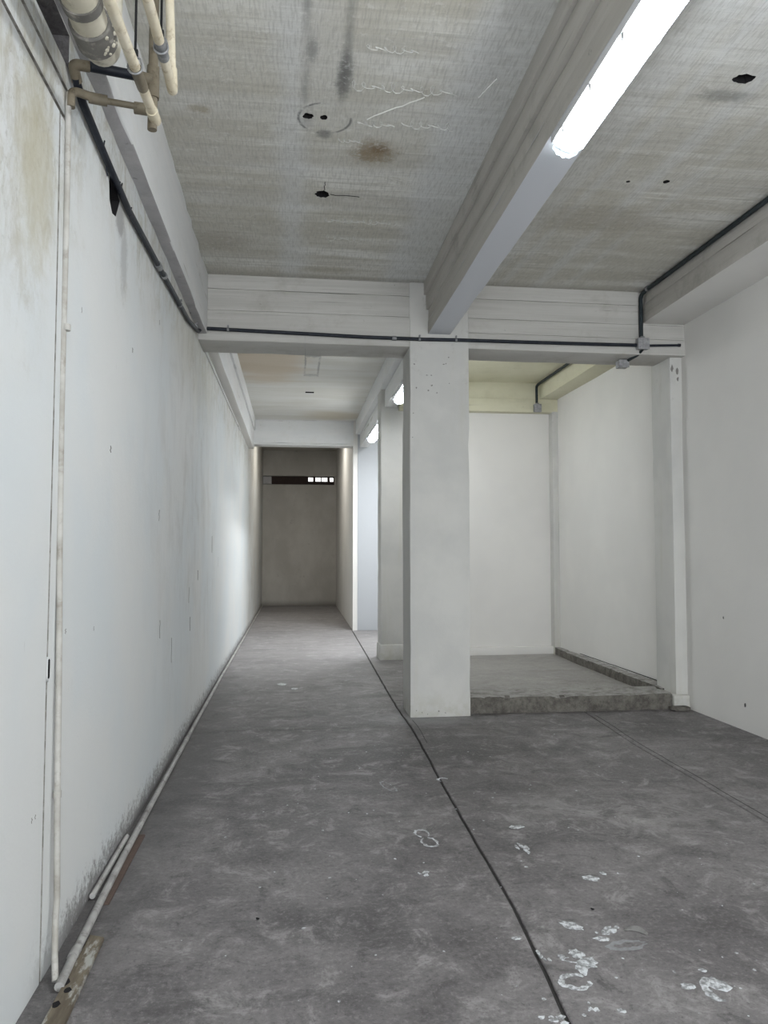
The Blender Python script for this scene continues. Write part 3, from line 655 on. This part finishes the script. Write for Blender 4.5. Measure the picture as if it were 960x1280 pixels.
tag(bpy.data.objects['telephone_wire'], 'thin pale wire hanging from the near beam in the corridor opening', 'wire')
conduit('alcove_conduit', [(3.50, 7.50, 3.94), (3.50, 10.50, 3.94), (3.50, 10.585, 3.93), (3.50, 10.585, 3.66)], .0185, M_DKGREEN, 'dark green conduit on the cream alcove ceiling dropping at the rear corner', .10,
        rings=[((3.50, 9.15, 3.94), (0, 1, 0), .02)], clamps=[((3.50, 8.9, 3.94), (0, 1, 0), (0, 0, 1))])
conduit('link_conduit', [(3.30, 7.20, 3.42), (3.35, 7.02, 3.445), (3.375, 6.955, 3.49)], .014, M_DKGREEN, 'short bent conduit linking the two grey boxes at the near beam', .04)
def jbox(loc, w, h, d, face, label):
    t = empty('junction_box', loc, label, 'junction box', 'galvanised junction boxes')
    bm = bmesh.new(); plain_box(bm, -w / 2, w / 2, -d / 2, d / 2, -h / 2, h / 2, .006); mk('box', bm, M_GALV, t, smooth=40)
    bm = bmesh.new(); plain_box(bm, -w / 2 - .003, w / 2 + .003, -d / 2 - .005, -d / 2 + .001, -h / 2 - .003, h / 2 + .003, .002); mk('cover', bm, M_GALV, t)
    for sx, sz in ((-1, -1), (1, 1)):
        bm = bmesh.new(); tube(bm, [(sx * w * .36, -d / 2 - .009, sz * h * .36), (sx * w * .36, -d / 2 - .003, sz * h * .36)], .006, 8); mk('screw', bm, M_FIT, t)
    bm = bmesh.new(); tube(bm, [(0, 0, h / 2 - .002), (0, 0, h / 2 + .02)], .024, 12); mk('connector', bm, M_FIT, t, smooth=50)
    return t
jbox((3.365, 6.945, 3.535), .11, .105, .055, 0, 'upper grey junction box on the near beam where the conduits meet')
jbox((3.27, 7.20, 3.395), .10, .07, .09, 0, 'small grey junction box hanging below the near beam, lower of the two')
jbox((3.50, 10.56, 3.60), .10, .11, .06, 0, 'grey junction box on the rear alcove beam at the end of a drop conduit')

# ------------------------------------------------------------------ pipes at the top left
b = Vector((-.70, 2.85, 3.33))
t = empty('drain_pipe', b, 'fat dirty white drain pipe with grimy grey coupling at the top left corner', 'pipe')
def loc_(pts): return [Vector(p) - b for p in pts]
bm = bmesh.new(); tube(bm, loc_([(-.69, .3, 3.27), (-.69, 2.60, 3.285)]), .060, 24); mk('pipe_run', bm, M_DRAIN, t, smooth=50)
bm = bmesh.new(); tube(bm, loc_(fillet([(-.69, 2.55, 3.285), (-.69, 2.765, 3.293), (-.69, 2.775, 4.06)], .10, 10)), .058, 24); mk('elbow', bm, M_DRAIN, t, smooth=50)
bm = bmesh.new(); tube(bm, loc_([(-.69, 2.555, 3.285), (-.69, 2.56, 3.285), (-.69, 2.66, 3.286), (-.69, 2.665, 3.286)]), .070, 24, rf=lambda i: (.064, .070, .070, .064)[i]); mk('coupling', bm, M_HUB, t, smooth=30)
bm = bmesh.new(); tube(bm, loc_([(-.69, 2.44, 3.284), (-.69, 2.475, 3.284)]), .066, 24); mk('band', bm, M_HUB, t, smooth=30)
bm = bmesh.new(); rr = random.Random(3)
for i in range(14):
    a = -1.1 + rr.random() * 1.3; y = 2.57 + rr.random() * .08; c_ = Vector((-.69 + .070 * math.cos(a), y, 3.286 + .070 * math.sin(a))) - b
    bmesh.ops.create_icosphere(bm, subdivisions=1, radius=rr.uniform(.003, .009)); 
    for v in bm.verts[-12:]: v.co += c_
mk('cement_crumb', bm, M_DRAIN, t, kind='stuff')

def pipe_thing(name, runs, label, extra=()):
    b = Vector(runs[0][1][0]); t = empty(name, b, label, 'pipe')
    for nm, pts, r, mat, fr in runs:
        bm = bmesh.new(); tube(bm, [Vector(p) - b for p in (fillet(pts, fr) if fr else pts)], r, 16); mk(nm, bm, mat, t, smooth=50)
    return t
A0, A1 = (-.56, 1.2, 3.06), (-.56, 3.03, 3.238)
def on_a(y): return (-.56, y, 3.06 + (y - 1.2) * (.178 / 1.83))
pipe_thing('supply_pipe', [
    ('pipe_run', [A0, A1], .0185, M_BEIGE, 0), ('end_cap', [on_a(2.97), on_a(3.06)], .0225, M_BEIGE, 0), ('sleeve', [on_a(2.66), on_a(2.80)], .0205, M_BROWN, 0),
    ('riser', [(-.572, 3.055, 3.20), (-.572, 3.055, 4.06)], .019, M_BROWN, 0), ('fitting', [(-.572, 3.055, 3.33), (-.572, 3.055, 3.46)], .025, M_BROWN, 0),
    ('branch_tee', [(-.64, 3.04, 3.278), (-.575, 3.045, 3.275)], .023, M_BROWN, 0), ('branch_tee', [(-.622, 3.035, 3.404), (-.575, 3.045, 3.398)], .023, M_BROWN, 0)],
    'beige water pipe on a rod with brown riser at its end, left of the pair')
pipe_thing('looped_pipe', [
    ('pipe_run', [(-.48, 1.2, 3.25), (-.48, 2.97, 3.318)], .0185, M_BEIGE, 0), ('return_bend', [(-.48, 2.90, 3.3155), (-.482, 2.99, 3.315), (-.488, 2.995, 3.42)], .0195, M_BEIGE, .05),
    ('return_run', [(-.487, 2.993, 3.36), (-.512, 2.96, 4.06)], .0175, M_BEIGE, 0), ('sleeve', [(-.48, 2.66, 3.306), (-.48, 2.76, 3.310)], .0205, M_FIT, 0)],
    'beige pipe that loops back on itself, right of the pipe pair at the top left')
pipe_thing('cross_conduit', [
    ('pipe', [(-.79, 2.945, 3.374), (-.632, 3.03, 3.404)], .019, M_BLACK, 0), ('elbow', [(-.846, 2.985, 3.335), (-.846, 2.925, 3.366), (-.79, 2.945, 3.373)], .0205, M_BROWN, .02)],
    'short black pipe crossing from the left wall to the brown riser')
# rods with clevis hangers
rod0 = None
for (x, y, z, lab) in ((-.56, 2.66, on_a(2.66)[2], 'thin black hanger rod holding the left beige pipe'), (-.48, 2.70, 3.308, 'thin black hanger rod holding the right beige pipe')):
    t = empty('hanger_rod', (x, y, z), lab, 'pipe hanger', 'rods hanging the pipes from the ceiling')
    bm = bmesh.new(); tube(bm, [(0, 0, .045), (0, 0, 4.06 - z)], .0045, 8); mk('rod', bm, M_ROD, t)
    bm = bmesh.new(); tube(bm, [(0, 0, .040), (0, 0, .062)], .011, 6); mk('nut', bm, M_ROD, t)
    bm = bmesh.new(); tube(bm, [(math.sin(a) * .0245, 0, -math.cos(a) * .0245 + (.012 if abs(a) > 2.3 else 0)) for a in [math.pi * (i / 8 - 1) for i in range(17)]], .004, 6)
    mk('clevis', bm, M_FIT, t, smooth=50)
# thin riser on the wall feeding the floor pipe
rx = -.838
t = empty('wall_riser', (rx, 2.955, 0), 'slim painted riser pipe beside the raised plaster strip on the left wall', 'pipe')
bb = Vector((rx, 2.955, 0))
bm = bmesh.new(); tube(bm, [Vector((XL + .009 + .002 * math.sin(i) + max(0, i - 7) * .0035, 2.930 + .0027 * i, 3.255 - i * .2505)) - bb for i in range(13)] + [Vector(p) - bb for p in ((-.845, 2.95, .17), (-.83, 2.90, .07), (-.812, 2.85, .012))], .0115, 12); mk('pipe', bm, M_PIPEV, t, smooth=50)
bm = bmesh.new(); tube(bm, [p - bb for p in fillet([(XL + .018, 2.932, 3.20), (XL + .018, 2.932, 3.268), (-.79, 2.975, 3.272)], .03)], .0165, 12); mk('elbow', bm, M_BROWN, t, smooth=50)
bm = bmesh.new(); tube(bm, [p - bb for p in [Vector((-.80, 2.98, 3.272)), Vector((-.735, 3.0, 3.274))]], .021, 12); mk('tee', bm, M_BROWN, t, smooth=50)
bm = bmesh.new(); tube(bm, [p - bb for p in [Vector((-.74, 3.0, 3.274)), Vector((-.62, 3.03, 3.277))]], .0125, 12); mk('branch', bm, M_BROWN, t, smooth=50)
for k_, z in enumerate((2.35, .62)):
    bm = bmesh.new(); tube(bm, [Vector((XL + .019, 2.966 - z * .0107, z - .012)) - bb, Vector((XL + .019, 2.966 - z * .0107, z + .012)) - bb], .0145, 10); mk('clip', bm, M_PIPEV, t, smooth=50)
# pipe along the foot of the left wall
fp = [(-.785, 2.80, .018), (-.793, 3.0, .018), (-.798, 3.2, .018)] + [(x, y, .018) for x, y in ((-.806, 3.5), (-.814, 3.9), (-.823, 4.7), (-.829, 5.7), (-.838, 7.0), (-.846, 9.2), (-.848, 12.0), (-.848, 16.5), (-.846, 22.05))]
b = Vector(fp[0]); t = empty('floor_pipe', b, 'long grey-white painted pipe lying along the foot of the left wall', 'pipe')
bm = bmesh.new(); tube(bm, [p - b for p in fillet(fp, .05)], .0165, 12); mk('pipe', bm, M_FPIPE, t, smooth=50)
for y, x in ((3.02, -.794), (6.3, -.8335)):
    bm = bmesh.new(); tube(bm, [Vector((x, y - .03, .018)) - b, Vector((x - .001, y + .03, .018)) - b], .0195, 12); mk('coupling', bm, M_FPIPE, t, smooth=50)
bm = bmesh.new(); tube(bm, [(-.852, 3.50, .020), (-.853, 4.20, .020)], .013, 10)
tag(mk('short_pipe', bm, M_WPIPE, smooth=50), 'short grey pipe offcut wedged between floor pipe and left wall', 'pipe')
# thin moulding along the wall under the far edge beam
bm = bmesh.new(); tube(bm, [(XL + .008, 7.45 + i * .45, 3.475 + .002 * i) for i in range(12)], .010, 8); mk('trim_2', bm, M_CLEAN, smooth=50, kind='structure')

# strips on the floor by the left wall
b = Vector((-.74, 2.55, 0)); t = empty('timber_strip', b, 'paint-splashed weathered timber strip on the floor at the lower left', 'strip')
bm = bmesh.new(); prof = [(-.778, 1.9), (-.700, 1.9), (-.708, 2.6), (-.716, 3.14), (-.776, 3.165), (-.778, 2.6)]
lo = [bm.verts.new(Vector((x, y, .001)) - b) for x, y in prof]; hi = [bm.verts.new(Vector((x, y, .017)) - b) for x, y in prof]
for i in range(6): bm.faces.new((lo[i], lo[(i + 1) % 6], hi[(i + 1) % 6], hi[i]))
bm.faces.new(lo); bm.faces.new(hi); bmesh.ops.bevel(bm, geom=bm.edges[:], offset=.003, segments=1, affect='EDGES'); mk('board', bm, M_TIMBER, t, smooth=30)
for x, y in ((-.752, 2.78), (-.765, 2.70), (-.77, 2.83)):
    bm = bmesh.new(); vs = [bm.verts.new(Vector((x + a_, y + b_, .0175)) - b) for a_, b_ in blob_outline(.012, .02, 9, .3, int(y * 100))]
    f = bm.faces.new(vs); r = bmesh.ops.extrude_face_region(bm, geom=[f])
    for v in r['geom']:
        if isinstance(v, bmesh.types.BMVert): v.co.z -= .003
    mk('knot_hole', bm, M_VOID, t)
bm = bmesh.new(); plain_box(bm, -.802, -.770, 3.45, 4.25, .0005, .010, .002)
tag(mk('rusty_strip', bm, M_RUST), 'thin rusty brown strip on the floor tight against the floor pipe', 'strip')
bm = bmesh.new(); rough_box(bm, 3.60, 3.78, 6.93, 7.03, 0, .035, bev=.008, wear=.02, step=.03, amp=.01)
tag(mk('cement_lump', bm, M_CURB, smooth=40), 'small dark cement lump at the foot of the right pilaster', 'rubble')

# ------------------------------------------------------------------ dried paint on the floor
def splash(x, y, kind, w, l_, rot, label, seed, mat=None, h=.0016):
    cnt = [0]; rr = random.Random(seed); bm = bmesh.new(); ca, sa = math.cos(rot), math.sin(rot)
    def P(u, v, z): return (u * ca - v * sa, u * sa + v * ca, z)
    def poly(pts):
        cnt[0] += 1; a = [bm.verts.new(P(u, v, .0002)) for u, v in pts]; c_ = [bm.verts.new(P(u, v, h + (cnt[0] % 9) * .00012 if kind in ('spatter', 'foot', 'hook') and len(pts) > 4 else h)) for u, v in pts]
        n_ = len(pts)
        for i in range(n_): bm.faces.new((a[i], a[(i + 1) % n_], c_[(i + 1) % n_], c_[i]))
        bm.faces.new(c_)
    def arc(cx, cy, ru, rv, a0, a1, th, k=16):
        o = []; i_ = []
        for j in range(k + 1):
            a = a0 + (a1 - a0) * j / k; tt = th * (.45 + .55 * math.sin(math.pi * (j + .3) / (k + .6))) * rr.uniform(.7, 1.25)
            jo = rr.uniform(.90, 1.12); o.append((cx + ru * jo * math.cos(a), cy + rv * jo * math.sin(a))); i_.append((cx + (ru - tt) * math.cos(a), cy + (rv - tt) * math.sin(a)))
        for j in range(k):
            poly([o[j], o[j + 1], i_[j + 1], i_[j]])
    if kind == 'blob': poly([(a, b_) for a, b_ in blob_outline(w / 2, l_ / 2, 16, .28, seed)])
    elif kind == 'spatter':
        for k in range(7):
            cx, cy = rr.uniform(-w / 2, w / 2), rr.uniform(-l_ / 2, l_ / 2); s = rr.uniform(.08, .24)
            poly([(cx + a, cy + b_) for a, b_ in blob_outline(w * s, l_ * s, 9, .35, seed * 31 + k)])
    elif kind == 'crescent': arc(0, 0, w / 2, l_ / 2, .3, 3.9, w * .22)
    elif kind == 'hook':
        arc(0, 0, w / 2, l_ / 2, 1.2, 4.6, w * .26); poly([(a + w * .12, b_ + l_ * .16) for a, b_ in blob_outline(w * .34, l_ * .22, 14, .25, seed)])
    elif kind == 'ring': arc(0, 0, w / 2, l_ / 2, .1, 6.1, w * .16, 22)
    elif kind == 'eight':
        arc(0, l_ * .24, w * .42, l_ * .22, -1.0, 4.2, w * .13, 18); arc(0, -l_ * .24, w * .46, l_ * .25, 1.9, 7.6, w * .15, 20)
    elif kind == 'foot':
        arc(-w * .06, -l_ * .30, w * .46, l_ * .22, .8, 6.4, w * .18, 20)
        poly([(a + w * .28, b_ + l_ * .06) for a, b_ in blob_outline(w * .17, l_ * .17, 12, .35, seed)]); poly([(a + w * .48, b_ + l_ * .27) for a, b_ in blob_outline(w * .30, l_ * .19, 14, .35, seed + 1)])
    o = mk('paint_splash', bm, mat or M_SPLASH); o.location = (x, y, 0)
    return tag(o, label, 'paint splash', 'dried white paint marks on the floor')
SP = [
 (.707, 4.05, 'eight', .095, .27, .15, 'figure-eight white paint mark left of the main floor joint'),
 (1.012, 2.72, 'foot', .125, .23, -.2, 'largest white paint mark, a hooked smear right beside the main floor joint at the bottom'),
 (1.066, 2.832, 'blob', .050, .075, .3, 'round white paint blot just above the largest hooked smear'),
 (1.035, 2.79, 'crescent', .035, .085, 1.2, 'small curved white paint mark left of the round blot'),
 (1.005, 2.82, 'blob', .026, .03, .3, 'tiny white paint dot at the upper left of the round blot'),
 (.940, 2.835, 'spatter', .034, .07, .1, 'speckled white paint patch touching the main floor joint'),
 (1.128, 3.04, 'blob', .050, .10, .75, 'slanting white paint dash above the largest smear'),
 (1.268, 2.995, 'spatter', .085, .08, .2, 'broken speckled white paint cluster right of the slanting dash'),
 (1.204, 2.925, 'blob', .060, .035, -.1, 'flat white paint blot just below the speckled cluster'),
 (1.466, 2.548, 'hook', .115, .15, -.1, 'comma-shaped white paint mark at the lower right of the floor'),
 (1.372, 2.579, 'blob', .050, .035, -.2, 'small white paint blot left of the comma-shaped mark'),
 (1.478, 2.668, 'blob', .028, .022, -.2, 'tiny white paint dot above the comma-shaped mark'),
 (.992, 2.505, 'spatter', .030, .045, 0, 'pair of white paint dots at the bottom below the largest smear'),
 (1.082, 2.47, 'blob', .030, .022, -.6, 'single white paint dot at the bottom right of the dot pair'),
 (.842, 2.445, 'spatter', .075, .045, 0, 'white paint specks at the very bottom edge left of the joint'),
 (.878, 2.97, 'blob', .040, .022, 0, 'short white paint dash crossing the left side of the main joint'),
 (1.227, 4.145, 'blob', .080, .050, 0, 'flat white paint smear beyond the others, right of the main joint'),
 (1.175, 3.832, 'spatter', .050, .15, .1, 'upright speckled paint mark below the flat far smear'),
 (1.376, 3.463, 'blob', .080, .055, -.3, 'oblong white paint blot in the middle of the right floor'),
 (1.457, 3.507, 'blob', .022, .04, .3, 'bright white paint dot beside the oblong middle blot'),
 (.614, 3.600, 'spatter', .055, .06, .1, 'small white paint mark on the left slab below the figure-eight'),
 (1.001, 5.049, 'crescent', .08, .10, .2, 'faint curved paint mark beside the main joint farther back'),
 (-.12, 8.90, 'blob', .10, .16, .1, 'left pale paint dab far back on the corridor floor'),
 (.03, 8.60, 'blob', .07, .10, .1, 'right smaller pale paint dab far back on the corridor floor'),
]
for i, (x, y, k, w, l_, r_, lab) in enumerate(SP): splash(x, y, k, w, l_, r_, lab, 40 + i)
for x, y, k, w, l_, r_, lab in ((1.28, 2.87, 'ring', .16, .075, .1, 'faint dusty oval shoe print right of the largest paint smear'), (.62, 4.95, 'ring', .07, .22, .3, 'faint ring print on the left slab above the figure-eight')):
    splash(x, y, k, w, l_, r_, lab, int(x * 77), M_FAINT, .0009)
# curled paint flake
bm = bmesh.new(); n_ = 10
rows = [[bm.verts.new((-.045 + .09 * i / n_, .018 * math.sin(i / n_ * 3.1) + (j - .5) * .022, .001 + .012 * j * math.sin(i / n_ * 3.14))) for i in range(n_ + 1)] for j in (0, 1)]
for i in range(n_): bm.faces.new((rows[0][i], rows[0][i + 1], rows[1][i + 1], rows[1][i]))
bmesh.ops.solidify(bm, geom=bm.faces[:], thickness=.0015)
o = mk('paint_flake', bm, M_FPIPE); o.location = (1.36, 2.957, .002); o.rotation_euler = (0, 0, -.6); tag(o, 'curled grey paint flake lying on the floor above the shoe print', 'flake')
# scattered specks too small to count
bm = bmesh.new(); rr = random.Random(21)
for i in range(150):
    x = rr.uniform(.1, 2.4); y = 2.3 + rr.random() ** 1.6 * 4; s = rr.uniform(.002, .008)
    if rr.random() < .3: x = rr.uniform(-.5, .9)
    vs = [bm.verts.new((x + a, y + b_, .0012)) for a, b_ in blob_outline(s, s * 1.1, 6, .4, i)]; bm.faces.new(vs)
o = mk('paint_specks', bm, M_SPLASH); tag(o, 'fine white paint specks scattered over the near concrete floor', 'paint specks', kind='stuff')
bm = bmesh.new(); bmesh.ops.create_icosphere(bm, subdivisions=2, radius=.007)
for v in bm.verts: v.co = Vector((v.co.x, v.co.y * 1.3, v.co.z * .6 + .006)) + wob(v.co * 90, .003, 1)
o = mk('pebble', bm, M_VOID); o.location = (-.134, 3.242, 0); tag(o, 'tiny black pebble alone on the left slab near the viewer', 'pebble')
o = o.copy(); COL.objects.link(o); o.location = (1.262, 3.16, 0); o['label'] = 'tiny black pebble right of the joint above the white paint'
